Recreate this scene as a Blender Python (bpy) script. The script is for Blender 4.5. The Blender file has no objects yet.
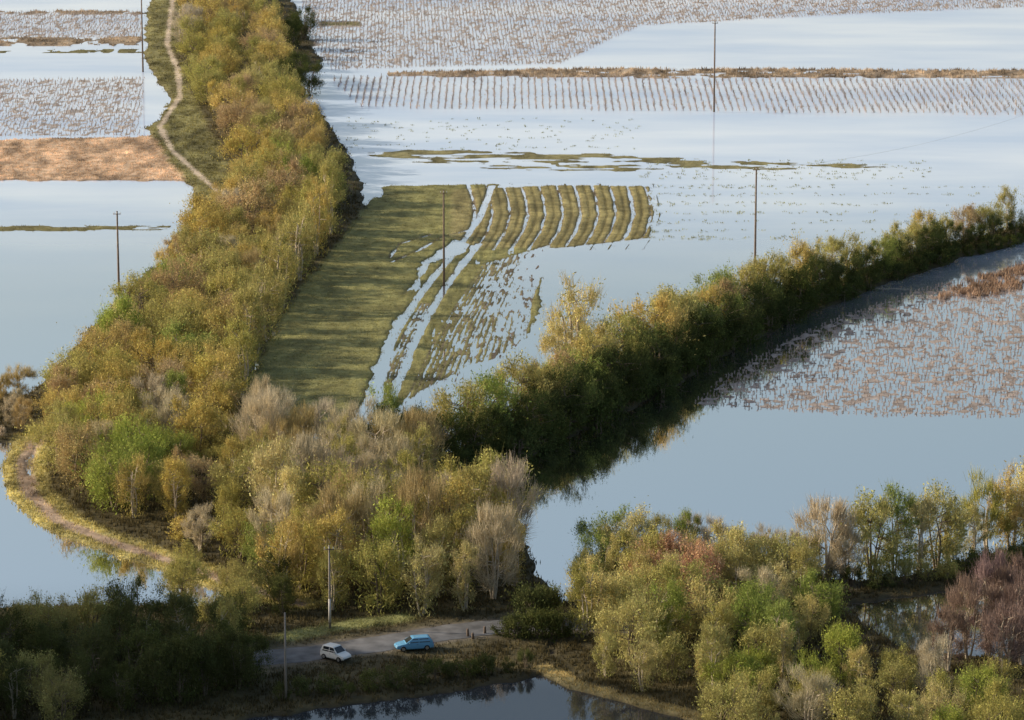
import bpy, math, random
import numpy as np
from mathutils import Vector
random.seed(7); np.random.seed(7)
S=bpy.context.scene; COL=S.collection
# ---------------- camera (stands on a hill 133 m above the flood plain)
H=133.0; F=3900.0; T=math.atan(910/3900.0)
cam=bpy.data.cameras.new("camera"); co=bpy.data.objects.new("camera",cam); COL.objects.link(co)
co.location=(0,0,H); co.rotation_euler=(math.pi/2-T,0,0)
cam.sensor_width=36; cam.lens=F/1024*36; cam.clip_start=1; cam.clip_end=20000
S.camera=co
S.view_settings.view_transform='Standard'; S.view_settings.look='None'; S.view_settings.exposure=0
def G(u,v):
    xc=(u-512)/F; yc=(360-v)/F
    dy=math.cos(T)+yc*math.sin(T); dz=-math.sin(T)+yc*math.cos(T)
    t=H/-dz
    return (xc*t, dy*t)
def W(pts): return [G(*p) for p in pts]
# ---------------- sky + sun
SE=math.radians(23.5); AZ=math.radians(-8)
w=bpy.data.worlds.new("World"); S.world=w; w.use_nodes=True
nt=w.node_tree; bg=nt.nodes['Background']
sk=nt.nodes.new('ShaderNodeTexSky'); sk.sky_type='NISHITA'; sk.sun_disc=False
sk.sun_elevation=SE; sk.sun_rotation=math.radians(270)-AZ; sk.air_density=1.35; sk.dust_density=3.2
nt.links.new(sk.outputs[0],bg.inputs[0]); bg.inputs[1].default_value=0.15
sl=bpy.data.lights.new("sun",'SUN'); sl.energy=5; sl.angle=math.radians(.5); sl.color=(1,.87,.68)
so=bpy.data.objects.new("sun",sl); COL.objects.link(so)
so.rotation_euler=Vector((math.cos(SE)*math.cos(AZ),math.cos(SE)*math.sin(AZ),-math.sin(SE))).to_track_quat('-Z','Y').to_euler()
# ---------------- noise
TAB=np.random.rand(256,256)
def vnoise(x,y):
    xi=np.floor(x).astype(int); yi=np.floor(y).astype(int); fx=x-xi; fy=y-yi
    fx=fx*fx*(3-2*fx); fy=fy*fy*(3-2*fy)
    a=TAB[xi%256,yi%256]; b=TAB[(xi+1)%256,yi%256]; c=TAB[xi%256,(yi+1)%256]; d=TAB[(xi+1)%256,(yi+1)%256]
    return (a*(1-fx)+b*fx)*(1-fy)+(c*(1-fx)+d*fx)*fy
def fbm(x,y,o=3):
    s=0;a=1;n=0
    for i in range(o):
        s=s+a*vnoise(x*2**i+37*i,y*2**i+91*i); n+=a; a*=.55
    return s/n
# ---------------- material helpers
def mat(name,col,rough=.8,metal=0,noise=0,scale=5,spec=.3):
    m=bpy.data.materials.new(name); m.use_nodes=True; n=m.node_tree; b=n.nodes['Principled BSDF']
    b.inputs['Roughness'].default_value=rough; b.inputs['Metallic'].default_value=metal
    b.inputs['Specular IOR Level'].default_value=spec
    t=n.nodes.new('ShaderNodeTexNoise'); t.inputs['Scale'].default_value=scale; t.inputs['Detail'].default_value=5
    tc=n.nodes.new('ShaderNodeTexCoord'); n.links.new(tc.outputs['Object'],t.inputs['Vector'])
    r=n.nodes.new('ShaderNodeMapRange'); r.inputs['To Min'].default_value=1-noise; r.inputs['To Max'].default_value=1+noise
    r.inputs['From Min'].default_value=.3; r.inputs['From Max'].default_value=.7
    n.links.new(t.outputs['Fac'],r.inputs['Value'])
    mx=n.nodes.new('ShaderNodeVectorMath'); mx.operation='SCALE'; mx.inputs[0].default_value=col
    n.links.new(r.outputs[0],mx.inputs['Scale']); n.links.new(mx.outputs[0],b.inputs['Base Color'])
    return m
def attr_mat(name,use_obj,transl,noise=.25,scale=.8,spec=.15,fine=0):
    m=bpy.data.materials.new(name); m.use_nodes=True; n=m.node_tree; b=n.nodes['Principled BSDF']
    b.inputs['Roughness'].default_value=.8; b.inputs['Specular IOR Level'].default_value=spec
    a=n.nodes.new('ShaderNodeAttribute'); a.attribute_name='tint'
    cur=a.outputs['Color']
    if use_obj:
        oi=n.nodes.new('ShaderNodeObjectInfo'); mm=n.nodes.new('ShaderNodeVectorMath'); mm.operation='MULTIPLY'
        n.links.new(cur,mm.inputs[0]); n.links.new(oi.outputs['Color'],mm.inputs[1]); cur=mm.outputs[0]
    if noise>0:
        t=n.nodes.new('ShaderNodeTexNoise'); t.inputs['Scale'].default_value=scale; t.inputs['Detail'].default_value=3
        tc=n.nodes.new('ShaderNodeTexCoord'); n.links.new(tc.outputs['Object'],t.inputs['Vector'])
        r=n.nodes.new('ShaderNodeMapRange'); r.inputs['From Min'].default_value=.3; r.inputs['From Max'].default_value=.7
        r.inputs['To Min'].default_value=1-noise; r.inputs['To Max'].default_value=1+noise
        n.links.new(t.outputs['Fac'],r.inputs['Value'])
        mx=n.nodes.new('ShaderNodeVectorMath'); mx.operation='SCALE'; n.links.new(cur,mx.inputs[0]); n.links.new(r.outputs[0],mx.inputs['Scale'])
        cur=mx.outputs[0]
    n.links.new(cur,b.inputs['Base Color'])
    if transl>0:
        df=n.nodes.new('ShaderNodeBsdfDiffuse'); n.links.new(cur,df.inputs['Color'])
        tr=n.nodes.new('ShaderNodeBsdfTranslucent'); n.links.new(cur,tr.inputs['Color'])
        ms=n.nodes.new('ShaderNodeMixShader'); ms.inputs[0].default_value=transl
        n.links.new(df.outputs[0],ms.inputs[1]); n.links.new(tr.outputs[0],ms.inputs[2])
        n.links.new(ms.outputs[0],n.nodes['Material Output'].inputs['Surface'])
    if fine>0:
        t2=n.nodes.new('ShaderNodeTexNoise'); t2.inputs['Scale'].default_value=3; t2.inputs['Detail'].default_value=6
        n.links.new(tc.outputs['Object'],t2.inputs['Vector'])
        bp=n.nodes.new('ShaderNodeBump'); bp.inputs['Distance'].default_value=fine; bp.inputs['Strength'].default_value=.8
        n.links.new(t2.outputs['Fac'],bp.inputs['Height']); n.links.new(bp.outputs[0],b.inputs['Normal'])
    return m
LEAF=attr_mat("foliage",True,.22,0)
BARK=mat("bark",(.18,.14,.10),.9,noise=.35,scale=3)
PALEBARK=mat("pale_bark",(.46,.39,.30),.9,noise=.3,scale=3)
GROUND=attr_mat("ground",False,0,.3,.5,fine=.15)
GRASS=attr_mat("grass",False,.3,0)
def mkmesh(name,V,Fc,tint=None,m=None,smooth=False):
    V=np.asarray(V,dtype=np.float32); Fc=np.asarray(Fc,dtype=np.int32); k=Fc.shape[1]
    me=bpy.data.meshes.new(name)
    me.vertices.add(len(V)); me.vertices.foreach_set('co',V.ravel())
    me.loops.add(Fc.size); me.loops.foreach_set('vertex_index',Fc.ravel())
    me.polygons.add(len(Fc)); me.polygons.foreach_set('loop_start',np.arange(0,Fc.size,k,dtype=np.int32))
    me.polygons.foreach_set('use_smooth',np.full(len(Fc),smooth))
    me.update(calc_edges=True); me.validate()
    if tint is not None:
        a=me.color_attributes.new('tint','FLOAT_COLOR','POINT')
        c=np.ones((len(V),4),dtype=np.float32); c[:,:3]=tint; a.data.foreach_set('color',c.ravel())
    if m: me.materials.append(m)
    return me
def link(o,parent=None):
    COL.objects.link(o)
    if parent: o.parent=parent
    return o
def top(o,label,cat=None,group=None,kind=None):
    if label: o["label"]=label
    if cat: o["category"]=cat
    if group: o["group"]=group
    if kind: o["kind"]=kind
# ---------------- terrain
def spow(a,b,n): return list(np.linspace(a,b,n,endpoint=False))
xs=np.array([-6000,-4000,-2500,-1500,-900,-600]+spow(-450,-135,60)+list(np.arange(-135,-45,.4))+list(np.arange(-45,35,.25))+list(np.arange(35,135.01,.4))+spow(142,450,30)+[600,900,1500,2500,4000,6000],dtype=float)
rows=[G(512,v)[1] for v in np.arange(732,-8,-1.0)]
ys=np.array([-2000,-900,-400]+spow(-200,rows[0]-2,50)+rows+[rows[-1]+3,rows[-1]+10,1010,1040,1090,1200,1500,2200,3500,6000,9000],dtype=float)
X,Y=np.meshgrid(xs,ys); SH=X.shape; X=X.ravel(); Y=Y.ravel()
N=len(X); h=np.full(N,-.4); C=np.tile(np.array([.07,.06,.045]),(N,1)); gd=np.zeros(N); gh=np.full(N,.3)
def segd(px,py,P,closed):
    d=np.full(len(px),1e9); n=len(P)
    for i in range(n if closed else n-1):
        ax,ay=P[i]; bx,by=P[(i+1)%n]; ex,ey=bx-ax,by-ay; L=ex*ex+ey*ey+1e-9
        t=np.clip(((px-ax)*ex+(py-ay)*ey)/L,0,1)
        d=np.minimum(d,np.hypot(px-ax-t*ex,py-ay-t*ey))
    return d
def inside(px,py,P):
    r=np.zeros(len(px),bool); n=len(P)
    for i in range(n):
        ax,ay=P[i]; bx,by=P[(i+1)%n]
        if ay==by: continue
        c=((ay>py)!=(by>py))&(px<(bx-ax)*(py-ay)/(by-ay)+ax)
        r^=c
    return r
def apply(P,hh,col,soft=1.5,wig=1.,amp=0.,ns=(4,8),closed=True,width=0,dens=0,gheight=.35,colonly=False,colamp=.25,seed=0):
    P=np.array(P); mg=soft+wig+width+3
    ix=np.where((X>P[:,0].min()-mg)&(X<P[:,0].max()+mg)&(Y>P[:,1].min()-mg)&(Y<P[:,1].max()+mg))[0]
    px,py=X[ix],Y[ix]; d=segd(px,py,P,closed)
    sd=np.where(inside(px,py,P),d,-d) if closed else width/2-d
    sd=sd+wig*2*(fbm(px/3+seed,py/5+seed*3,3)-.5)
    m=np.clip(sd/soft+.5,0,1); m=m*m*(3-2*m)
    k=m>0; ix=ix[k]; m=m[k]; px=px[k]; py=py[k]
    nz=(fbm(px/ns[0]+seed*5.3,py/ns[1]+seed*2.1,4)-.5)*2
    if not colonly: h[ix]=h[ix]*(1-m)+(hh+amp*nz)*m
    cn=1+colamp*2*(fbm(px/2.5+9,py/6+3,4)-.5)*2
    C[ix]=C[ix]*(1-m[:,None])+(np.array(col)[None,:]*cn[:,None])*m[:,None]
    gd[ix]=gd[ix]*(1-m)+dens*m; gh[ix]=gh[ix]*(1-m)+gheight*m
def region(pts,*a,**k): apply(W(pts),*a,**k)
def line(pts,width,*a,**k): apply(W(pts),*a,closed=False,width=width,**k)
SOIL=(.085,.07,.035); GR=(.245,.23,.09); OL=(.20,.18,.08); BRN=(.36,.28,.20); MUD=(.20,.16,.13); YEL=(.36,.31,.12)
far=Y>1035; h[far]=.5; C[far]=(.12,.11,.06)
hill=np.where(Y<330,124*np.clip(1-np.maximum(Y,0)/330,0,1)**1.5,0)
shade_knoll=72*np.exp(-(((X+142)/40)**2+((Y-422)/np.where(Y>422,28,60))**2)**1.25)  # unseen knoll left of view, added and shaped to shade the near-left trees
hh=hill+shade_knoll; k=hh>.05; h[k]=np.maximum(h[k],hh[k]-.4); C[hh>.6]=(.09,.09,.04)
VF=[
 [(300,-8),(1060,-8),(1060,6),(860,14),(640,26),(560,64),(330,70),(305,30)],
 [(-20,12),(142,12),(142,38),(-20,38)],
 [(-20,80),(145,78),(140,136),(-20,137)],
 [(330,78),(1060,80),(1060,116),(700,112),(360,108)],
 [(690,405),(722,378),(785,340),(850,312),(920,288),(1000,270),(1060,252),(1060,419),(860,415)],
]
for i,P in enumerate(VF):
    region(P,(-.01,-.01,-.01,-.05,-.01)[i],((.52,.46,.42) if i<4 else (.45,.38,.34)),soft=2,wig=1,amp=.10,ns=(.8,1.5),seed=i+1,dens=.02,gheight=.2,colamp=.15)
region([(935,300),(960,282),(1010,268),(1060,256),(1060,282),(1000,296)],.02,(.38,.26,.18),soft=2.5,wig=2,amp=.15,ns=(1.5,3),dens=.7,gheight=.9,seed=21)
region([(560,66),(640,28),(860,16),(1060,8),(1060,64),(800,67)],-.3,MUD,soft=3,wig=1.5,amp=.1)
region([(385,72),(600,68),(1060,70),(1060,79),(600,78),(385,77)],.07,BRN,wig=1.2,amp=.28,ns=(5,2.5),dens=.5,gheight=.6,seed=3,colamp=.5)
region([(320,22),(360,22),(360,26),(320,26)],.1,OL,wig=.8,dens=.3)
region([(-20,38),(142,37),(142,46),(-20,47)],.06,BRN,wig=1.4,amp=.2,dens=.4,gheight=.5,colamp=.4)
region([(-20,10),(142,10),(142,14),(-20,14)],.06,BRN,wig=1.4,amp=.2,dens=.4,gheight=.5)
region([(-20,140),(150,136),(195,158),(205,182),(120,181),(-20,181)],.16,(.52,.37,.25),wig=1.5,amp=.2,ns=(9,3),dens=.8,gheight=.3,seed=4,colamp=.45)
region([(-20,226),(175,225),(175,230),(-20,232)],.03,OL,soft=1,wig=1.2,amp=.15,ns=(7,2),dens=.4,gheight=.2)
region([(-20,50),(146,48),(146,54),(-20,54)],.0,OL,wig=1,amp=.1,dens=.1)
region([(150,-8),(146,60),(172,100),(148,128),(168,160),(192,186),(196,205),(176,235),(160,262),(118,300),(75,345),(30,395),(-30,395),(-30,445),(24,440),(14,480),(45,515),(110,545),(190,566),(262,598),(200,606),(-60,608),(-60,740),(170,740),(225,722),(330,710),(440,694),(548,676),(560,600),(535,570),(520,530),(505,500),(460,488),(385,478),(350,445),(236,432),(245,392),(262,350),(305,290),(352,250),(368,210),(352,160),(320,110),(322,60),(300,20),(290,-8)],
       .35,SOIL,soft=2,wig=1.2,amp=.15,dens=.35,gheight=.5)
region([(150,-8),(146,60),(172,100),(148,128),(168,160),(192,186),(196,205),(240,205),(225,160),(195,100),(175,60),(180,-8)],.3,(.18,.165,.07),soft=2,wig=1,dens=.7,gheight=.35,colamp=.5)
region([(302,72),(345,70),(330,104),(305,106)],-.3,MUD,soft=2)
region([(148,110),(166,108),(160,122),(146,124)],-.3,MUD,soft=1)
line([(174,-8),(167,45),(178,72),(180,98),(160,128),(172,152),(201,178),(226,200)],1.15,.32,(.50,.41,.31),soft=.5,wig=.3,dens=0,gheight=.1)
# central field
region([(232,434),(250,380),(262,350),(305,285),(355,222),(372,198),(478,190),(470,228),(425,262),(405,300),(385,345),(362,402),(352,434)],.16,GR,soft=1.5,wig=1,amp=.12,ns=(2,7),dens=1,gheight=.14,colamp=.22,seed=6)
region([(380,410),(400,300),(430,262),(500,238),(540,244),(545,300),(530,345),(470,367),(430,387),(400,410)],.065,GR,soft=2,wig=1.0,amp=.15,ns=(.8,9),dens=.7,gheight=.13,colamp=.3,seed=7)
region([(330,153),(420,147),(600,152),(760,160),(900,164),(900,170),(640,173),(480,171),(430,166)],.0,(.25,.225,.11),soft=6,wig=2,amp=.2,ns=(6,1.6),dens=.6,gheight=.14,seed=8,colamp=.4)
region([(380,186),(500,184),(500,192),(380,198)],.1,GR,soft=2,wig=1,amp=.1,dens=.8,gheight=.15,seed=5)
# striped block
region([(452,190),(560,185),(650,186),(655,212),(650,238),(560,248),(478,248),(450,238)],.14,(.28,.24,.105),soft=1.2,wig=.5,amp=.08,ns=(1.5,6),dens=1,gheight=.13,colamp=.3,seed=11)
for kx in range(11):
    x0=468+17.6*kx
    line([(x0,184),(x0+5,200),(x0+7,215),(x0+2,232),(x0-10,250)],.45 if kx%3 else .65,-.08,MUD,soft=.5,wig=.2,amp=.16,ns=(1.0,4),seed=kx)
for kx in range(11):
    x0=476.8+17.6*kx
    line([(x0,184),(x0+5,200),(x0+7,215),(x0+2,232),(x0-10,250)],.4,.08,(.14,.12,.05),soft=.5,wig=.2,seed=kx,dens=.4,gheight=.1)
# wet wheel tracks
for a in ([(366,410),(383,360),(400,325),(418,298),(438,272),(460,246),(480,218),(492,186)],
          [(388,410),(399,380),(412,348),(428,316),(445,288),(463,264),(479,244)]):
    line(a,1.25,-.09,MUD,soft=.45,wig=.15,amp=.14,ns=(.6,1.6))
for off in (-.5,.35,1.2): line([(377+off*6,410),(391+off*5,368),(407+off*5,334),(424+off*4,304)],.35,-.03,MUD,soft=.35,wig=.1,amp=.16,ns=(.5,1.4),seed=int(off*9)+9)
for k in range(17):
    f=k/16; x0=404+116*f; v0=406-54*f; x1=484+64*f; v1=264-18*f
    line([(x0,v0),(x0*.55+x1*.45-2,v0*.5+v1*.5),(x1,v1)],.15+.6*f,-.03-.05*f,MUD,soft=.4,wig=.12,amp=.22,ns=(.6,3),seed=k)
for a,wd in (([(392,262),(420,250),(440,238),(470,230)],.6),([(390,258),(400,244),(430,235)],.4)):
    line(a,wd,-.06,MUD,soft=.6,wig=.4,amp=.16,ns=(.8,3))
region([(345,434),(352,422),(366,422),(362,440)],-.1,MUD,soft=1)
HED=[(385,472),(440,470),(500,452),(560,424),(620,396),(700,350),(780,312),(860,282),(940,255),(1060,225)]
line(HED,9,.5,SOIL,soft=2,wig=1.3,amp=.15,dens=.35,gheight=.6)
TRK=[(40,438),(24,462),(28,492),(58,522),(100,540),(150,556),(220,580),(300,606)]
line(TRK,6.0,.22,YEL,soft=1.5,wig=.8,dens=.9,gheight=.35,colamp=.5)
line(TRK,2.2,.18,(.34,.25,.18),soft=.8,wig=.4,colamp=.4,amp=.03,dens=.1)
line([(36,446),(29,462),(30,476)],.8,-.03,MUD,soft=.6,wig=.5,amp=.12,ns=(1,2))
region([(545,672),(600,694),(665,712),(720,735),(1090,735),(1090,662),(950,655),(900,650),(862,625),(850,604),(940,592),(1090,572),(1090,540),(1000,552),(930,572),(860,582),(790,574),(700,560),(640,552),(590,560),(566,600),(556,625)],
       .4,SOIL,soft=2,wig=1,amp=.15,dens=.4,gheight=.5)
line([(545,672),(580,688),(640,704),(690,717),(730,738)],2.2,.35,(.42,.33,.15),soft=.9,wig=.5,dens=1,gheight=.3,colamp=.35)
line([(770,584),(850,590),(930,580),(1080,556)],2.,.3,(.09,.075,.05),soft=1,wig=.6,dens=.3)
RD=[(150,690),(235,666),(300,659),(380,648),(440,638),(500,631),(580,628),(660,632)]
line(RD,11,.5,(.10,.085,.05),soft=3,wig=.3,dens=.35,gheight=.3)
line([(290,640),(350,628),(400,622)],3.5,.5,(.22,.22,.09),soft=2,wig=.5,dens=1,gheight=.2,colamp=.4)
line(RD,7,.5,(.14,.12,.09),soft=1,wig=0)
wet=np.clip((h+.02)/.2,0,1); C*= (.66+.34*wet)[:,None]
nx,ny=len(xs),len(ys)
idx=np.arange(nx*ny).reshape(ny,nx)
Fq=np.stack([idx[:-1,:-1],idx[:-1,1:],idx[1:,1:],idx[1:,:-1]],-1).reshape(-1,4)
me=mkmesh("ground",np.stack([X,Y,h],1),Fq,C,GROUND,True)
g=link(bpy.data.objects.new("ground",me)); top(g,"grassy and muddy flood plain ground with tree banks",kind="structure")
H2=h.reshape(SH)
def hz(x,y):
    i=min(max(np.searchsorted(xs,x),1),nx-1); j=min(max(np.searchsorted(ys,y),1),ny-1)
    return float(H2[j,i]+H2[j-1,i]+H2[j,i-1]+H2[j-1,i-1])/4
# ---------------- water: near shade and far sky brightness put into colour and gloss along Y
wm=bpy.data.materials.new("flood_water"); wm.use_nodes=True; n=wm.node_tree; n.nodes.remove(n.nodes['Principled BSDF'])
df=n.nodes.new('ShaderNodeBsdfDiffuse'); gl=n.nodes.new('ShaderNodeBsdfGlossy'); gl.inputs['Roughness'].default_value=.03; gl.inputs['Color'].default_value=(1,.98,1,1)
tc=n.nodes.new('ShaderNodeTexCoord')
mp=n.nodes.new('ShaderNodeMapping'); mp.inputs['Scale'].default_value=(.35,1,1); n.links.new(tc.outputs['Object'],mp.inputs['Vector'])
t1=n.nodes.new('ShaderNodeTexNoise'); t1.inputs['Scale'].default_value=.045; t1.inputs['Detail'].default_value=6; n.links.new(mp.outputs[0],t1.inputs['Vector'])
ns_=n.nodes.new('ShaderNodeMapRange'); ns_.inputs['From Min'].default_value=.35; ns_.inputs['From Max'].default_value=.65; n.links.new(t1.outputs['Fac'],ns_.inputs['Value'])
cr=n.nodes.new('ShaderNodeMix'); cr.data_type='RGBA'; cr.inputs['A'].default_value=(.56,.68,.90,1); cr.inputs['B'].default_value=(.80,.88,1.0,1)
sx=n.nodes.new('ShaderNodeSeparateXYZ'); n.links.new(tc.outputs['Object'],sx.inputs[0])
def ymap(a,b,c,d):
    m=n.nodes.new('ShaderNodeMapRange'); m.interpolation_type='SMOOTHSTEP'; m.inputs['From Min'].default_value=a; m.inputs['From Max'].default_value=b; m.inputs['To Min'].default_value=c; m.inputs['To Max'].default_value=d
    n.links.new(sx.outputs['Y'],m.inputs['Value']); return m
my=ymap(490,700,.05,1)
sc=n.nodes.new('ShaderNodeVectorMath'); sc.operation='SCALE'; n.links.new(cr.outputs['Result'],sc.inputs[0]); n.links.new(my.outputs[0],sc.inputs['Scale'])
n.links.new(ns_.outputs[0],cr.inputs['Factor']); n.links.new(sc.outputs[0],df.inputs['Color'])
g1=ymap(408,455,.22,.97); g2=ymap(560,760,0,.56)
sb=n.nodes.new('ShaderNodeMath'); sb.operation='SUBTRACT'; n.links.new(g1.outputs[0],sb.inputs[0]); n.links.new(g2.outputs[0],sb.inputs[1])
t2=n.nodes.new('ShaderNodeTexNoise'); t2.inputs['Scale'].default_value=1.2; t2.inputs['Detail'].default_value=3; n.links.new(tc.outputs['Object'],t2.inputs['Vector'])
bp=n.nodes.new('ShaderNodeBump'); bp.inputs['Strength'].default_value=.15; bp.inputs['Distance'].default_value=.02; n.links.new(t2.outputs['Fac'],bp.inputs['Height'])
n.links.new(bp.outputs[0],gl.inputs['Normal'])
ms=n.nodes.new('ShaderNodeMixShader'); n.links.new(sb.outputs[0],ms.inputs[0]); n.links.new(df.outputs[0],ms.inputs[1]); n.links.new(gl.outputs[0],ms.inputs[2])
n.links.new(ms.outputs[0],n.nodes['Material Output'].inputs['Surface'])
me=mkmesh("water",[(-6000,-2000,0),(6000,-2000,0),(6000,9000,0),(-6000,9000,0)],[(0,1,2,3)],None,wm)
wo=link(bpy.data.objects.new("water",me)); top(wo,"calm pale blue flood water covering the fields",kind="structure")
# ---------------- road strip
def strip(name,pts,width,z,m,sub=8):
    P=[Vector((*G(*p),0)) for p in pts]; Q=[]
    for i in range(len(P)-1):
        p0=P[max(i-1,0)];p1=P[i];p2=P[i+1];p3=P[min(i+2,len(P)-1)]
        for k in range(sub):
            t=k/sub
            Q.append(.5*((2*p1)+(p2-p0)*t+(2*p0-5*p1+4*p2-p3)*t*t+(3*p1-p0-3*p2+p3)*t**3))
    Q.append(P[-1]); V=[];Fc=[]
    for i,q in enumerate(Q):
        d=(Q[min(i+1,len(Q)-1)]-Q[max(i-1,0)]).normalized(); nn=Vector((-d.y,d.x,0))
        wv=width/2*(1+.04*math.sin(i*1.7)+.03*math.sin(i*.6))
        V+= [q-nn*wv+Vector((0,0,z-.05)),q-nn*(wv-.15)+Vector((0,0,z)),q+nn*(wv-.15)+Vector((0,0,z)),q+nn*wv+Vector((0,0,z-.05))]
        if i: 
            b=4*i
            Fc+=[(b-4+j,b-3+j,b+1+j,b+j) for j in range(3)]
    me=mkmesh(name,[tuple(v) for v in V],Fc,None,m,True); return link(bpy.data.objects.new(name,me))
ASP=mat("asphalt",(.14,.138,.14),.75,noise=.4,scale=.6)
r=strip("road",RD,5.4,.58,ASP); top(r,"narrow grey asphalt road on a low embankment",kind="structure")
# ---------------- grass tufts (stuff)
def tufts(name,label,base,col,hgt,nb=4,wd=.05,spread=.25):
    n0=len(base); V=np.zeros((n0,nb,3,3),np.float32)
    a=np.random.rand(n0,nb)*6.283; off=np.random.randn(n0,nb,2)*spread
    hh=hgt[:,None]*np.random.uniform(.6,1.2,(n0,nb)); lean=np.random.randn(n0,nb,2)*.3*hh[...,None]
    bx=base[:,None,0]+off[...,0]; by=base[:,None,1]+off[...,1]; bz=np.repeat((base[:,2]-.04)[:,None],nb,1)
    ww=wd*(1+2*hh)
    V[:,:,0]=np.stack([bx-np.cos(a)*ww,by-np.sin(a)*ww,bz],-1)
    V[:,:,1]=np.stack([bx+np.cos(a)*ww,by+np.sin(a)*ww,bz],-1)
    V[:,:,2]=np.stack([bx+lean[...,0],by+lean[...,1],bz+hh],-1)
    cc=np.repeat(np.repeat((col*np.random.uniform(.7,1.35,(n0,1)))[:,None,:],nb,1)[:,:,None,:],3,2)
    M=n0*nb; me=mkmesh(name,V.reshape(-1,3),np.arange(M*3).reshape(M,3),cc.reshape(-1,3),GRASS)
    o=link(bpy.data.objects.new(name,me)); top(o,label,kind="stuff"); return o
area=(np.gradient(ys)[:,None]*np.gradient(xs)[None,:]).ravel()
inb=(X>-125)&(X<125)&(Y>398)&(Y<975)&(np.abs(X)<Y*.1313+8)
pr=np.where(inb&(h>.0),gd*area*np.clip(900/Y,.6,2)**2,0); 
NT=75000
pk=np.random.choice(N,NT,p=pr/pr.sum())
bb=np.stack([X[pk]+np.random.uniform(-.3,.3,NT),Y[pk]+np.random.uniform(-.4,.4,NT),h[pk]],1)
tufts("grass","olive and straw coloured grass tufts on banks and field",bb,np.clip(C[pk]*1.25,0,1),gh[pk])
pts=[]
for _ in range(520):
    u=random.uniform(650,1010); v=random.choice([187,195,204,213,222,231,238])+random.uniform(-2,2)
    if random.random()<.25+.75*(1-(u-650)/400): pts.append((*G(u,v),0))
for _ in range(160): pts.append((*G(random.uniform(345,640),random.uniform(118,150)),0))
for _ in range(200): pts.append((*G(random.uniform(640,930),random.uniform(160,180)),0))
pts=np.array(pts); tufts("weeds","sparse green weeds poking out of the flood water",pts,np.tile([.26,.27,.14],(len(pts),1)),np.full(len(pts),.3),6,.05,.25)
# ---------------- vines
def vine_geo(rs,HS=1.1,nb=14,w0=.04):
    V=[];Fc=[];Tn=[]
    def blade(p,q,w,c):
        p=np.array(p);q=np.array(q); a=rs.uniform(0,3.14); s=np.array([math.cos(a)*w,math.sin(a)*w,0]); b=len(V)
        for x in (p-s,p+s,q+s*.4,q-s*.4): V.append(x); Tn.append(c)
        Fc.append((b,b+1,b+2,b+3))
    st=(.44,.39,.36); br=(.44,.355,.31)
    tx,ty=rs.uniform(-.05,.05),rs.uniform(-.08,.08)
    b=len(V)
    for z,s in ((-.3,.045),(HS,.035)):
        for dx,dy in ((-s,-s),(s,-s),(s,s),(-s,s)): V.append(np.array([dx+(tx if z>0 else 0),dy+(ty if z>0 else 0),z])); Tn.append(st)
    for i in range(4): Fc.append((b+i,b+(i+1)%4,b+4+(i+1)%4,b+4+i))
    Fc.append((b+4,b+5,b+6,b+7))
    blade((.1,0,-.2),(.05,.05,.5),.06,br); blade((.1,0,-.2),(.12,-.05,.5),.06,br)
    for i in range(nb):
        a=rs.uniform(0,6.28); l=rs.uniform(.15,.45)
        p=(.08+rs.uniform(-.2,.2),rs.uniform(-.1,.1),rs.uniform(.1,.45)); blade(p,(p[0]+math.cos(a)*l,p[1]+math.sin(a)*l*.8,p[2]+rs.uniform(-.1,.35)),w0,tuple(np.array(br)*rs.uniform(.6,1.4)))
    return np.array(V),np.array(Fc),np.array(Tn)
VG=[vine_geo(random.Random(i),random.Random(i).uniform(.75,1.1)) for i in range(6)]
VL=[vine_geo(random.Random(i+50),random.Random(i).uniform(.4,.65),14,.045) for i in range(6)]
VM=[mkmesh("grape_vine",*vg,GRASS) for vg in VL]
vp=[]
def fillvines(P,dx,dy,jx,jy,ang=0,keep=.9,sc=1.0,low=False):
    Pw=np.array(W(P)); c=Pw.mean(0); R=np.ptp(Pw,axis=0).max()
    ca,sa=math.cos(ang),math.sin(ang)
    I,J=np.meshgrid(np.arange(int(-R/dx)-1,int(R/dx)+2),np.arange(int(-R/dy)-1,int(R/dy)+2)); M=I.size
    a=I.ravel()*dx+np.random.randn(M)*jx; b=J.ravel()*dy+np.random.randn(M)*jy
    x=c[0]+a*ca-b*sa; y=c[1]+a*sa+b*ca
    k=(np.abs(x)<y*.1313+4)&(y<985)&(np.random.rand(M)<keep)&inside(x,y,Pw)
    vp.extend((float(p),float(q),sc,low) for p,q in zip(x[k],y[k]))
fillvines(VF[0],.85,1.7,.12,.15,.03,.95,.66)
fillvines(VF[1],.85,1.7,.12,.15,.0,.95,.66)
fillvines(VF[2],.85,1.6,.12,.15,.04,.95,.62)
fillvines(VF[3],1.45,2.6,.05,.12,.0,.98,1.1)
fillvines(VF[4],.62,2.2,.15,.15,.12,.95,.66,True)
vp.sort(key=lambda p:p[0]**2+p[1]**2)
for i,(x,y,s0,lw) in enumerate(vp[:300]):
    o=bpy.data.objects.new("grape_vine",VM[i%6]); link(o); o.location=(x,y,max(hz(x,y),-.12)); o.rotation_euler=(0,0,random.uniform(0,6.28)); s=s0*random.uniform(.75,1.25); o.scale=(s,s,s)
    top(o,"leafless brown grape vine on stake in flood water","vine","grape vines standing in the flooded vineyard")
Vs=[];Fs=[];Ts=[];b=0
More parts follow.
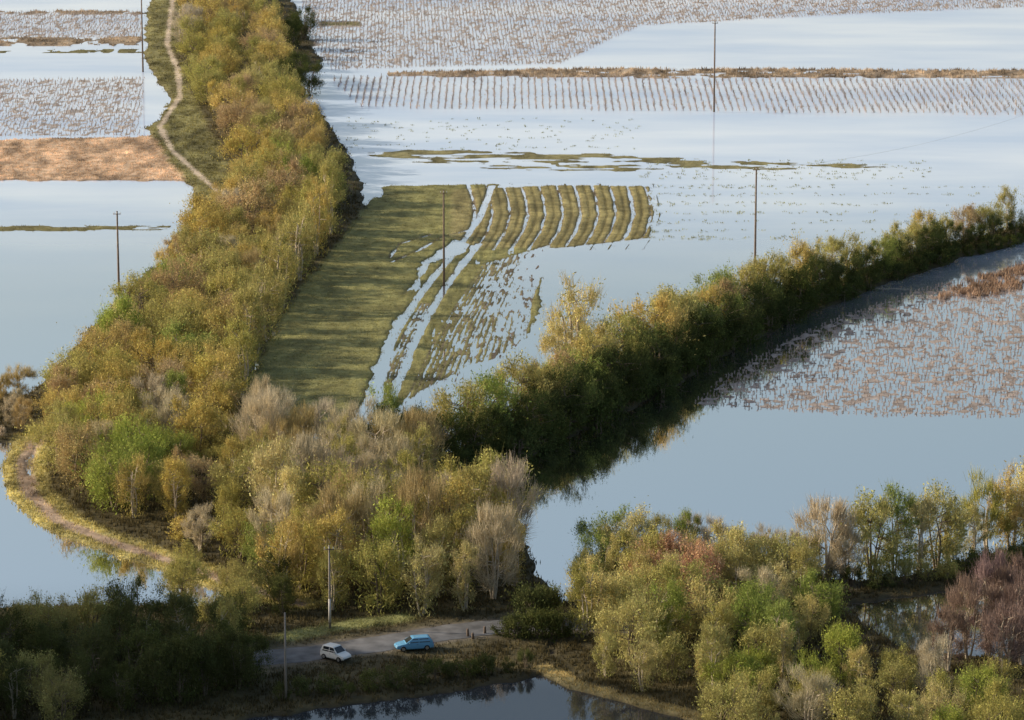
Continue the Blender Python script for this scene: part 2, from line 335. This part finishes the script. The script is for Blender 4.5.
for x,y,s0,lw in vp[300:]:
    v,f,t=random.choice(VL if lw else VG); a=random.uniform(0,6.28); s=s0*random.uniform(.75,1.25); R=np.array([[math.cos(a),-math.sin(a),0],[math.sin(a),math.cos(a),0],[0,0,1]])
    Vs.append((v*s)@R.T+np.array([x,y,max(hz(x,y),-.12)])); Fs.append(f+b); Ts.append(t*random.uniform(.8,1.3)); b+=len(v)
me=mkmesh("grape_vines",np.concatenate(Vs),np.concatenate(Fs),np.concatenate(Ts),GRASS)
o=link(bpy.data.objects.new("vineyard",me)); top(o,"rows of leafless vines and stakes in flooded vineyards",kind="stuff")
print("vines",len(vp))
# ---------------- trees
def limb(V,Fc,p0,p1,r0,r1,rs,sides=5,seg=4,bend=.12):
    p0=np.array(p0,float);p1=np.array(p1,float); L=np.linalg.norm(p1-p0); b=len(V)
    off=np.array([rs.gauss(0,1),rs.gauss(0,1),abs(rs.gauss(0,.4))])*bend*L
    d=(p1-p0)/max(L,1e-6); u=np.cross(d,[.3,.9,.1]); u/=np.linalg.norm(u)+1e-9; v=np.cross(d,u); mids=[]
    for k in range(seg+1):
        t=k/seg; c=p0+(p1-p0)*t+off*math.sin(math.pi*t); rr=r0+(r1-r0)*t; mids.append(c)
        for s in range(sides):
            a=6.283*s/sides; V.append(c+rr*(math.cos(a)*u+math.sin(a)*v))
    for k in range(seg):
        for s in range(sides): Fc.append((b+k*sides+s,b+k*sides+(s+1)%sides,b+(k+1)*sides+(s+1)%sides,b+(k+1)*sides+s))
    return mids
PAR={ # rx, rz, cz, H, clumps, leaves/clump, twigs/clump, stems, clump sigma
 'willow':(3.3,3.1,4.4,8.0,34,112,50,4,.66),
 'upright':(2.2,3.9,5.8,10,30,66,52,3,.5),
 'bare':(2.9,3.4,5.0,8.5,34,8,88,4,.55),
 'bush':(1.8,1.3,1.5,3.0,16,85,28,5,.45),
 'barebush':(1.9,1.5,1.8,3.5,16,12,80,6,.45)}
def make_tree(kind,seed):
    rs=random.Random(seed); rn=np.random.RandomState(seed)
    rx,rz,cz,HT,nc,nl,ntw,stems,sg=PAR[kind]
    TV=[];TF=[]
    tips=[]
    for s in range(stems):
        a=6.283*s/stems+rs.uniform(-.5,.5); lean=rs.uniform(.12,.4)*rx
        r0=.18 if kind in('willow','bare','upright') else .07
        m=limb(TV,TF,(math.cos(a)*.15,math.sin(a)*.15,-.5),(math.cos(a)*lean,math.sin(a)*lean,cz+rz*rs.uniform(.1,.55)),r0*rs.uniform(.7,1.1),.05,rs,6,5,.06)
        tips+=m[2:]
    asym=rn.uniform(.6,1.3,8)
    cl=[]
    for i in range(nc):
        a=rs.uniform(0,6.283); zz=rs.uniform(-.95,1); r=math.sqrt(max(0,1-zz*zz*.92))*rs.uniform(.35,1)**.6
        k=asym[int(a/6.2832*8)%8]
        c=np.array([math.cos(a)*r*rx*k,math.sin(a)*r*rx*k,cz+zz*rz*(rs.uniform(.7,1.25))]); cl.append(c)
        tp=min(tips,key=lambda t:np.linalg.norm(t-c)+ (2 if t[2]>c[2] else 0))
        limb(TV,TF,tp,c,.06,.02,rs,4,3,.1)
    V=[];Tn=[]
    for c in cl:
        out=c-np.array([0,0,cz*.55]); out/=np.linalg.norm(out)+1e-6
        br=rn.uniform(.78,1.22); s=sg*rn.uniform(.6,1.6); hue=rn.uniform(-.06,.06)
        n_=int(nl*rn.uniform(.3,1.6))
        m_=int(ntw*rn.uniform(.6,1.4))
        st=c+rn.randn(m_,3)*s*.5; d=out[None]*.7+np.array([0,0,1.0])+rn.randn(m_,3)*.4; d/=np.linalg.norm(d,axis=1)[:,None]
        L=rn.uniform(.6,1.8,(m_,1))*(1 if rx>2 else .65); e=np.cross(d,rn.randn(m_,3)); e/=np.linalg.norm(e,axis=1)[:,None]+1e-6
        wd=.022 if kind in('bare','barebush') else .018
        q=np.stack([st-e*wd,st+e*wd,st+d*L+e*wd*.3,st+d*L-e*wd*.3],1); V.append(q)
        t=np.ones((m_,4,3))*rn.uniform(.75,1.25,(m_,1,1))
        if kind not in('bare','barebush'): t*=np.array([1.02,.95,1.15])
        Tn.append(t)
        if n_>0:
            w_=rn.randint(0,m_,n_); p1=st[w_]+d[w_]*L[w_]*rn.uniform(.1,1,(n_,1))+rn.randn(n_,3)*.12
            p2=c+rn.randn(n_,3)*s*np.array([1,1,.85]); sel=rn.rand(n_,1)<.65; p=np.where(sel,p1,p2)
            dd=rn.randn(n_,3)+out*.4+np.array([0,0,.7]); dd/=np.linalg.norm(dd,axis=1)[:,None]
            e=np.cross(dd,rn.randn(n_,3)); e/=np.linalg.norm(e,axis=1)[:,None]+1e-6
            LL=rn.uniform(.09,.20,(n_,1)); wd2=LL*rn.uniform(.3,.5,(n_,1))
            V.append(np.stack([p-dd*LL,p+e*wd2,p+dd*LL,p-e*wd2],1)); t=np.ones((n_,4,3))*(br*rn.uniform(.8,1.2,(n_,1,1))); t[...,0]*=1+hue; Tn.append(t)
    if kind in('willow','bush','upright'):
        n_=300 if kind!='bush' else 120
        a=rn.uniform(0,6.283,n_); r=rx*rn.uniform(.2,.85,n_); 
        p=np.stack([np.cos(a)*r,np.sin(a)*r,rn.uniform(0,cz*.6,n_)],1); d=rn.randn(n_,3)*.5+np.array([0,0,1]); d/=np.linalg.norm(d,axis=1)[:,None]
        e=np.cross(d,rn.randn(n_,3)); e/=np.linalg.norm(e,axis=1)[:,None]; L=rn.uniform(.12,.35,(n_,1))
        V.append(np.stack([p-d*L,p+e*L*.25,p+d*L,p-e*L*.25],1)); Tn.append(np.ones((n_,4,3))*rn.uniform(.6,1.1,(n_,1,1)))
    V=np.concatenate(V).reshape(-1,3); Tn=np.concatenate(Tn).reshape(-1,3)
    cm=mkmesh("crown",V,np.arange(len(V)).reshape(-1,4),Tn,LEAF)
    tm=mkmesh("trunk",np.array(TV),np.array(TF),None,PALEBARK if kind in('bare','upright') else BARK,True)
    return tm,cm,HT
LIB={k:[make_tree(k,100*i+7) for i in range(n_)] for k,n_ in (('willow',10),('upright',6),('bare',5),('bush',4),('barebush',3))}
NM={'willow':('willow_tree','tree'),'upright':('alder_tree','tree'),'bare':('bare_tree','tree'),'bush':('bush','bush'),'barebush':('bare_bush','bush')}
cnt={}
def tree(kind,x,y,ht,col,label,group,wide=1.0):
    tm,cm,HT=random.choice(LIB[kind]); nm,cat=NM[kind]
    e=bpy.data.objects.new(nm,None); e.empty_display_size=.5; link(e); e.location=(x,y,max(hz(x,y),-.05)); e.rotation_euler=(0,0,random.uniform(0,6.28))
    s=ht/HT; sx=s*wide*random.uniform(.9,1.2); e.scale=(sx,sx*random.uniform(.9,1.1),s)
    t=bpy.data.objects.new("trunk",tm); link(t,e)
    c=bpy.data.objects.new("crown",cm); link(c,e)
    j=random.uniform(.87,1.13); c.color=(col[0]*j*random.uniform(.97,1.03),col[1]*j,col[2]*j*random.uniform(.9,1.12),1)
    top(e,label,cat,group); cnt[nm]=cnt.get(nm,0)+1
GOLD=(.51,.42,.13); OLV=(.40,.375,.12); GRN=(.27,.325,.08); BRW=(.45,.355,.17); DKG=(.085,.105,.032); RED=(.58,.385,.22); PURP=(.27,.19,.165); PALE=(.53,.46,.32); STRAW=(.55,.50,.20); LIME=(.37,.42,.09); SHD=(.12,.135,.045)  # SHD: leaf green darkened to carry shade in its colour
cname={GOLD:"golden budding",OLV:"olive-green",GRN:"fresh green",BRW:"brownish budding",DKG:"shade-darkened green",RED:"rusty orange budding",PURP:"purplish leafless",PALE:"pale leafless",STRAW:"straw-yellow",LIME:"lime-green",SHD:"shaded green"}
def scatter(poly,spacing,hr,pal,kinds,where,group,wide=1.0,mxn=999,excl=None):
    P=np.array(W(poly)); a=P.min(0); b=P.max(0); pts=[]; tr=0
    while tr<5000 and len(pts)<mxn:
        tr+=1; x=random.uniform(a[0],b[0]); y=random.uniform(a[1],b[1])
        if not inside(np.array([x]),np.array([y]),P)[0]: continue
        sp=spacing*(spacing and (1 if y<620 else 1+(y-620)/1100))
        if any((x-p[0])**2+(y-p[1])**2<sp*sp for p in pts): continue
        pts.append((x,y))
    for x,y in pts:
        c=random.choices([p[0] for p in pal],[p[1] for p in pal])[0]; k=random.choices([p[0] for p in kinds],[p[1] for p in kinds])[0]
        ht=random.uniform(*hr)*(.38 if 'bush' in k else 1)
        if k=='bare': c=random.choice([PALE,PALE,BRW])
        tree(k,x,y,ht,c,f"{cname[c]} {NM[k][0].replace('_',' ')} {where}",group,wide)
LG="trees of the winding tree line"
PL=[(GOLD,5),(OLV,6),(GRN,.6),(BRW,2.4),(STRAW,.4),(LIME,.4)]
scatter([(186,-6),(184,40),(200,85),(202,115),(239,150),(250,190),(300,215),(328,215),(332,190),(318,150),(280,105),(280,60),(264,20),(244,-6)],6.3,(6,9.2),PL,[('willow',8),('upright',2.4),('bare',.4)],"on bank between flooded fields",LG,1.18)
scatter([(248,190),(208,232),(182,265),(154,312),(114,355),(68,408),(62,440),(225,440),(222,400),(245,340),(282,292),(318,240),(330,205),(326,195)],5.8,(6,9.2),PL,[('willow',8),('upright',2.4),('bare',.5)],"on bank between flooded fields",LG,1.12)
for u,v,hg in ((240,398,11),(250,372,12.5),(266,342,12.5),(282,312,13),(300,282,13),(316,258,13),(330,236,12)):
    x,y=G(u,v); c=random.choice([GOLD,OLV,OLV]); tree('upright',x,y,hg,c,f"tall {cname[c]} alder tree at edge of the meadow",LG,.95)
scatter([(58,432),(60,475),(110,510),(180,545),(265,585),(300,560),(300,490),(235,435)],5.2,(5,8.5),[(GOLD,4),(OLV,6),(GRN,1),(LIME,1),(BRW,2)],[('willow',7),('bush',2),('upright',2),('bare',.8)],"in thicket beside curving track",LG,1.1)
scatter([(260,445),(340,462),(425,490),(425,520),(300,520),(260,500)],4.2,(6.5,10),[(OLV,4),(STRAW,1)],[('bare',8),('upright',2),('willow',1)],"in thicket by flooded meadow",LG)
scatter([(270,540),(420,530),(500,530),(512,560),(518,600),(430,622),(345,618),(285,606)],4.9,(7,12),[(OLV,6),(LIME,1),(STRAW,2),(GOLD,2)],[('willow',4),('upright',5),('bare',2)],"in thicket beside the road","trees of the roadside thicket")
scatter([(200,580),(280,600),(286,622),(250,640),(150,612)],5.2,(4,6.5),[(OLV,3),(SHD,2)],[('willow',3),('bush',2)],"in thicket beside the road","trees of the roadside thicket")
scatter([(-30,400),(26,400),(24,436),(-30,450)],3.8,(3,5),[(PALE,2),(BRW,2)],[('bare',2),('barebush',2)],"at edge of flooded field","edge scrub")
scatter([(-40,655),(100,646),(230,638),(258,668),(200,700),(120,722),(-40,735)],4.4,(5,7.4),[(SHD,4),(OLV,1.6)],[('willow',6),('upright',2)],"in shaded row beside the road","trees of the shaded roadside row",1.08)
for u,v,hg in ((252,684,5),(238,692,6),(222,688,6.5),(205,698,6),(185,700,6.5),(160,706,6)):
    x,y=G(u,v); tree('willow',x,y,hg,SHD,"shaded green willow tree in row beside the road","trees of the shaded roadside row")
def alongline(PW,step,side,hf,pal,kinds,where,group,wide=1):
    acc=0
    for i in range(len(PW)-1):
        ax,ay=PW[i]; bx,by=PW[i+1]; L=math.hypot(bx-ax,by-ay)
        while acc<L:
            t=acc/L; x=ax+(bx-ax)*t; y=ay+(by-ay)*t; nxx=(by-ay)/L; nyy=-(bx-ax)/L
            o=random.gauss(side,.7); c=random.choices([p[0] for p in pal],[p[1] for p in pal])[0]; k=random.choices([p[0] for p in kinds],[p[1] for p in kinds])[0]
            ht=hf(x)*random.uniform(.70,1.15)*(.42 if 'bush' in k else 1)
            tree(k,x+nxx*o,y+nyy*o,ht,c,f"{cname[c]} {NM[k][0].replace('_',' ')} {where}",group,wide)
            acc+=step*random.uniform(.7,1.3)
        acc-=L
HW=[G(*p) for p in HED]
HP=[(GRN,1.6),(OLV,6),(GOLD,1.6),(BRW,1)]
hf=lambda x: 9.4 if x<15 else max(6.0,9.4-(x-15)*.06)
alongline(HW,5.0,-2.2,hf,HP,[('willow',8),('upright',1),('bare',.6)],"in hedge along drowned ditch","trees of the hedge along the ditch",1.12)
alongline(HW,4.4,1.8,lambda x:hf(x)*.82,[(DKG,6),(GRN,1)],[('willow',8)],"in hedge along drowned ditch","trees of the hedge along the ditch",1.1)  # DKG leaves put the hedge's shaded side into colour, next row too
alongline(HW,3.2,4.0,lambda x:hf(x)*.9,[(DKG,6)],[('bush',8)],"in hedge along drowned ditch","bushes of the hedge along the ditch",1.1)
x,y=G(570,376); tree('upright',x,y,14.5,STRAW,"tall pale yellow budding tree rising above hedge","trees of the hedge along the ditch",1.1)
x,y=G(556,392); tree('upright',x,y,10,STRAW,"tall pale yellow budding tree rising above hedge","trees of the hedge along the ditch",1.1)
scatter([(586,600),(610,572),(680,562),(790,582),(826,608),(826,650),(800,672),(720,706),(640,698),(590,680),(574,650)],4.6,(5,8.3),[(OLV,6),(LIME,1.8),(GRN,1),(STRAW,2)],[('willow',6),('upright',3),('bush',1),('bare',.8)],"in wood beside flooded pond","trees of the waterside wood",1.1)
scatter([(720,706),(800,678),(880,696),(950,706),(1050,706),(1050,760),(720,760)],4.5,(4.5,7.4),[(OLV,6),(LIME,2),(STRAW,2)],[('willow',6),('bush',1),('upright',2),('bare',.7)],"in wood beside flooded pond","trees of the waterside wood",1.05)
for u,v,hg in ((652,610,7.4),(676,608,8),(702,612,7.4),(690,622,6.6)):
    x,y=G(u,v); tree('willow',x,y,hg,RED,"rusty orange budding willow tree in waterside wood","trees of the waterside wood",1.05)
for u,v,hg in ((968,662,8.5),(988,650,10),(1010,658,9.5),(1035,645,10),(948,674,6.5),(1005,678,8),(1022,668,9)):
    x,y=G(u,v); tree('bare',x,y,hg,PURP,"purplish leafless bare tree beside flooded pond","purple leafless trees by the pond")
for u,v,hg,c in ((606,566,6.5,GRN),(596,580,5,GRN),(660,560,5,OLV),(690,566,5.8,PALE),(715,570,5.6,PALE),(765,574,5.4,PALE),(790,578,5,PALE),(828,584,9.5,PALE),(846,586,6,PALE),(640,556,4.2,OLV),(740,574,5,OLV),(810,582,5.5,OLV)):
    x,y=G(u,v); k='bare' if c is PALE else 'willow'
    tree(k,x,y,hg,c,f"{cname[c]} {NM[k][0].replace('_',' ')} at the water's edge","trees of the waterside wood")
alongline([G(*p) for p in ((872,578),(930,573),(1000,555),(1075,536))],2.7,0,lambda x:7.5+x*.035,[(OLV,6),(STRAW,2),(GOLD,1),(GRN,1)],[('willow',5),('upright',3),('bare',1.2)],"on dark bank between flooded fields","trees of the dark bank",1.15)
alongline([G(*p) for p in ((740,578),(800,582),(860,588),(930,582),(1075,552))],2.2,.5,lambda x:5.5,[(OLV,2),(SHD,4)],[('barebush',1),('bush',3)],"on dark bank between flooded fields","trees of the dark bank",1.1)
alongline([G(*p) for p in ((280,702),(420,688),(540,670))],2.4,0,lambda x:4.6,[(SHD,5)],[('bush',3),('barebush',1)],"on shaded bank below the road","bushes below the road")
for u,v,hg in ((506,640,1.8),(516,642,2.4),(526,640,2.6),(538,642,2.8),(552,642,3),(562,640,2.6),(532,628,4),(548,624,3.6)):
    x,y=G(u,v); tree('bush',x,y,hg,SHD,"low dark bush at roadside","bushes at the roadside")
for u,v in ((285,95),(298,88),(310,96),(292,50),(305,40)):
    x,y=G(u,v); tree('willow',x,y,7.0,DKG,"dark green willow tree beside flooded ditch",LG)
print(cnt)
# ---------------- utility poles
WOOD=mat("weathered_wood",(.17,.125,.095),.9,noise=.3,scale=2); CONC=mat("pole_concrete",(.27,.24,.21),.85,noise=.15,scale=2); PORC=mat("porcelain",(.5,.5,.47),.3); WPAINT=mat("white_band_paint",(.5,.47,.44),.6,noise=.1)
def tube(name,pts,radii,m,sides=10):
    V=[];Fc=[]
    P=[np.array(p,float) for p in pts]
    for i,p in enumerate(P):
        d=P[min(i+1,len(P)-1)]-P[max(i-1,0)]; d/=np.linalg.norm(d); u=np.cross(d,[0.01,1,0.02] if abs(d[1])<.9 else [1,0,0]); u/=np.linalg.norm(u); v=np.cross(d,u)
        for s in range(sides):
            a=6.283185*s/sides; V.append(p+radii[i]*(math.cos(a)*u+math.sin(a)*v))
    for i in range(len(P)-1):
        for s in range(sides): Fc.append((i*sides+s,i*sides+(s+1)%sides,(i+1)*sides+(s+1)%sides,(i+1)*sides+s))
    n0=len(V); V.append(P[0]); V.append(P[-1])
    for s in range(sides): Fc.append((n0,(s+1)%sides,s,s)); Fc.append((n0+1,(len(P)-1)*sides+s,(len(P)-1)*sides+(s+1)%sides,(len(P)-1)*sides+(s+1)%sides))
    me=bpy.data.meshes.new(name); me.from_pydata([tuple(v) for v in V],[],[tuple(dict.fromkeys(f)) for f in Fc]); me.update(); me.materials.append(m)
    for p in me.polygons: p.use_smooth=len(p.vertices)==4
    return me
def pole(u,v,ht,label,m=WOOD,r=.2,band=False,arm=True,yaw=0):
    x,y=G(u,v); z=hz(x,y); e=bpy.data.objects.new("utility_pole",None); link(e); e.location=(x,y,z); e.rotation_euler=(0,0,yaw)
    top(e,label,"utility pole","utility poles crossing the flooded fields")
    link(bpy.data.objects.new("shaft",tube("shaft",[(0,0,-.4),(0,0,ht*.5),(0,0,ht)],[r,r*.82,r*.62],m)),e)
    if arm:
        link(bpy.data.objects.new("crossarm",tube("crossarm",[(-.6,-.16,ht-.45),(.6,-.16,ht-.45)],[.06,.06],WOOD,6)),e)
        for k in (-.5,0,.5):
            link(bpy.data.objects.new("insulator",tube("insulator",[(k,-.16,ht-.39),(k,-.16,ht-.3),(k,-.16,ht-.24),(k,-.16,ht-.15)],[.03,.07,.04,.06],PORC,8)),e)
    if band: link(bpy.data.objects.new("painted_band",tube("painted_band",[(0,0,.8),(0,0,3.6)],[r+.012,r+.004],WPAINT)),e)
    return e
pole(119,295,14.2,"tall brown wooden pole in flooded field")
pole(444,286,16,"tall brown wooden pole beside wheel ruts")
p1=pole(755,262,16.6,"tall brown wooden pole in flooded field beside hedge")
p2=pole(714,112,19.2,"tall brown wooden pole at edge of vineyard")
pole(143,72,17,"tall brown wooden pole beside flooded vineyard")
pole(330,633,10,"grey roadside pole with white lower band",CONC,.15,True)
pole(286,704,10,"dark roadside pole on bank of pond",CONC,.15,False,False)
x0,y0=G(755,262); xe,ye=x0+62,y0+70
pe=bpy.data.objects.new("utility_pole",None); link(pe); pe.location=(xe,ye,-.4); top(pe,"tall brown wooden pole in flooded field","utility pole","utility poles crossing the flooded fields")
link(bpy.data.objects.new("shaft",tube("shaft",[(0,0,0),(0,0,17)],[.2,.14],WOOD)),pe)
WIRE=mat("wire",(.45,.45,.46),.5)
pts=[(x0+(xe-x0)*t,y0+(ye-y0)*t,15.9+.4*t-2.2*4*t*(1-t)) for t in np.linspace(0,1,17)]
wl=link(bpy.data.objects.new("power_cable",tube("power_cable",pts,[.014]*17,WIRE,5))); top(wl,"thin grey power cable strung between wooden poles","cable")
PST=tube("marker_post",[(0,0,-.2),(0,0,.85),(0,0,.92)],[.14,.12,.05],WOOD,8)
for u,v,s in ((468,641,1.1),(473,643,.8),(485,638,1),(497,639,.7)):
    o=link(bpy.data.objects.new("marker_post",PST)); x,y=G(u,v); o.location=(x,y,hz(x,y)); o.scale=(1.2,1.2,s); o.rotation_euler=(random.uniform(-.08,.08),random.uniform(-.08,.08),0); top(o,"short dark wooden post at the road edge","post","posts along the road edge")
# ---------------- cars
def car(u,v,yaw,paint,label,L=4.1,HT=1.48):
    x,y=G(u,v); e=bpy.data.objects.new("parked_car",None); link(e); e.location=(x,y,.585); e.rotation_euler=(0,0,yaw); top(e,label,"car","cars parked on the flooded road")
    k=L/4.1
    GL=mat("car_glass",(.02,.025,.03),.08,spec=.7); BLK=mat("rubber",(.02,.02,.02),.8); RIM=mat("rim_metal",(.5,.5,.5),.35,.8); LMP=mat("lamp_glass",(.75,.75,.72),.15); RL=mat("red_lamp",(.4,.02,.02),.25); PLS=mat("bumper_plastic",(.05,.05,.055),.6)
    st=[(-2.05,.36,.78,.66),(-1.97,.26,.92,.78),(-1.5,.24,.95,.84),(-.6,.22,.94,.86),(.4,.22,.93,.86),(.95,.23,.92,.85),(1.5,.24,.82,.82),(1.92,.28,.70,.74),(2.05,.38,.58,.62)]
    V=[];Fc=[];m=8
    for (sx,zb,zt,hw) in st:
        zm=(zb+zt)/2
        for (yy,zz) in ((-hw*.9,zb),(-hw,zb+.1),(-hw*1.0,zm+.05),(-hw*.93,zt-.02),(hw*.93,zt-.02),(hw*1.0,zm+.05),(hw,zb+.1),(hw*.9,zb)): V.append((sx*k,yy,zz))
    for i in range(len(st)-1):
        for s in range(m): Fc.append((i*m+s,(i+1)*m+s,(i+1)*m+(s+1)%m,i*m+(s+1)%m))
    Fc.append(tuple(range(m))); Fc.append(tuple(reversed(range((len(st)-1)*m,len(st)*m))))
    b=len(V)
    lv=[(-1.93,1.02,.79,.88),(-1.86,.72,.76,1.12),(-1.62,.22,.64,HT-.05),(-1.45,.05,.56,HT)]
    for (xa,xb,hy,z) in lv:
        V+=[(xa*k,-hy,z),(xb*k,-hy,z),(xb*k,hy,z),(xa*k,hy,z)]
    for i in range(3):
        for s in range(4): Fc.append((b+i*4+s,b+i*4+(s+1)%4,b+(i+1)*4+(s+1)%4,b+(i+1)*4+s))
    Fc.append((b+12,b+13,b+14,b+15))
    me=bpy.data.meshes.new("body"); me.from_pydata(V,[],Fc); me.update(); me.materials.append(paint); bo=link(bpy.data.objects.new("body",me),e)
    bv=bo.modifiers.new("bevel",'BEVEL'); bv.width=.035; bv.segments=2
    def quad(name,pts,m2):
        P=[Vector(p) for p in pts]; nn=(P[1]-P[0]).cross(P[2]-P[0]).normalized(); c=sum(P,Vector())/4
        if nn.dot(c-Vector((-.4*k,0,1.0)))<0: nn=-nn
        vv=[tuple(p+nn*.022) for p in P]+[tuple(p-nn*.02) for p in P]
        mm=bpy.data.meshes.new(name); mm.from_pydata(vv,[],[(0,1,2,3),(7,6,5,4),(0,4,5,1),(1,5,6,2),(2,6,7,3),(3,7,4,0)]); mm.update(); mm.materials.append(m2)
        return link(bpy.data.objects.new(name,mm),e)
    quad("windscreen",[(.92*k,-.69,.96),(.92*k,.69,.96),(.30*k,.58,HT-.1),(.30*k,-.58,HT-.1)],GL)
    quad("rear_window",[(-1.9*k,-.66,1.02),(-1.9*k,.66,1.02),(-1.66*k,.56,HT-.1),(-1.66*k,-.56,HT-.1)],GL)
    for s in (-1,1):
        quad("side_window",[(.72*k,s*.772,.97),(-.36*k,s*.772,.97),(-.36*k,s*.648,HT-.12),(.24*k,s*.648,HT-.12)],GL)
        quad("side_window",[(-.46*k,s*.772,.97),(-1.58*k,s*.772,.97),(-1.42*k,s*.648,HT-.12),(-.46*k,s*.648,HT-.12)],GL)
        quad("headlight",[(1.99*k,s*.42,.56),(1.93*k,s*.70,.56),(1.86*k,s*.70,.68),(1.93*k,s*.42,.68)],LMP)
        quad("tail_light",[(-2.0*k,s*.56,.66),(-1.98*k,s*.75,.66),(-1.95*k,s*.74,.9),(-1.98*k,s*.56,.9)],RL)
        mmm=tube("wing_mirror",[(.62*k,s*.80,.98),(.60*k,s*.98,1.02),(.58*k,s*1.0,1.02)],[.05,.09,.04],paint,6); link(bpy.data.objects.new("wing_mirror",mmm),e)
        quad("door_handle",[(-.30*k,s*.862,.76),(-.14*k,s*.862,.76),(-.14*k,s*.862,.79),(-.30*k,s*.862,.79)],PLS)
        for xx in (-1.25*k,1.28*k):
            we=bpy.data.objects.new("wheel",None); link(we,e); we.location=(xx,s*.78,.32)
            link(bpy.data.objects.new("tyre",tube("tyre",[(0,-.12,0),(0,-.09,0),(0,.09,0),(0,.12,0)],[.27,.32,.32,.27],BLK,20)),we)
            link(bpy.data.objects.new("rim",tube("rim",[(0,-.128,0),(0,.128,0)],[.19,.19],RIM,12)),we)
    quad("bumper",[(2.0*k,-.6,.32),(2.0*k,.6,.32),(2.04*k,.6,.44),(2.04*k,-.6,.44)],PLS)
    return e
WP=mat("white_car_paint",(.74,.74,.72),.25,spec=.6); BP=mat("blue_car_paint",(.13,.34,.54),.25,spec=.6)
car(336,664,math.radians(-38),WP,"small white hatchback car parked on asphalt road",3.5,1.6)
car(414,654,math.radians(193),BP,"light blue hatchback car parked on asphalt road",4.4,1.5)
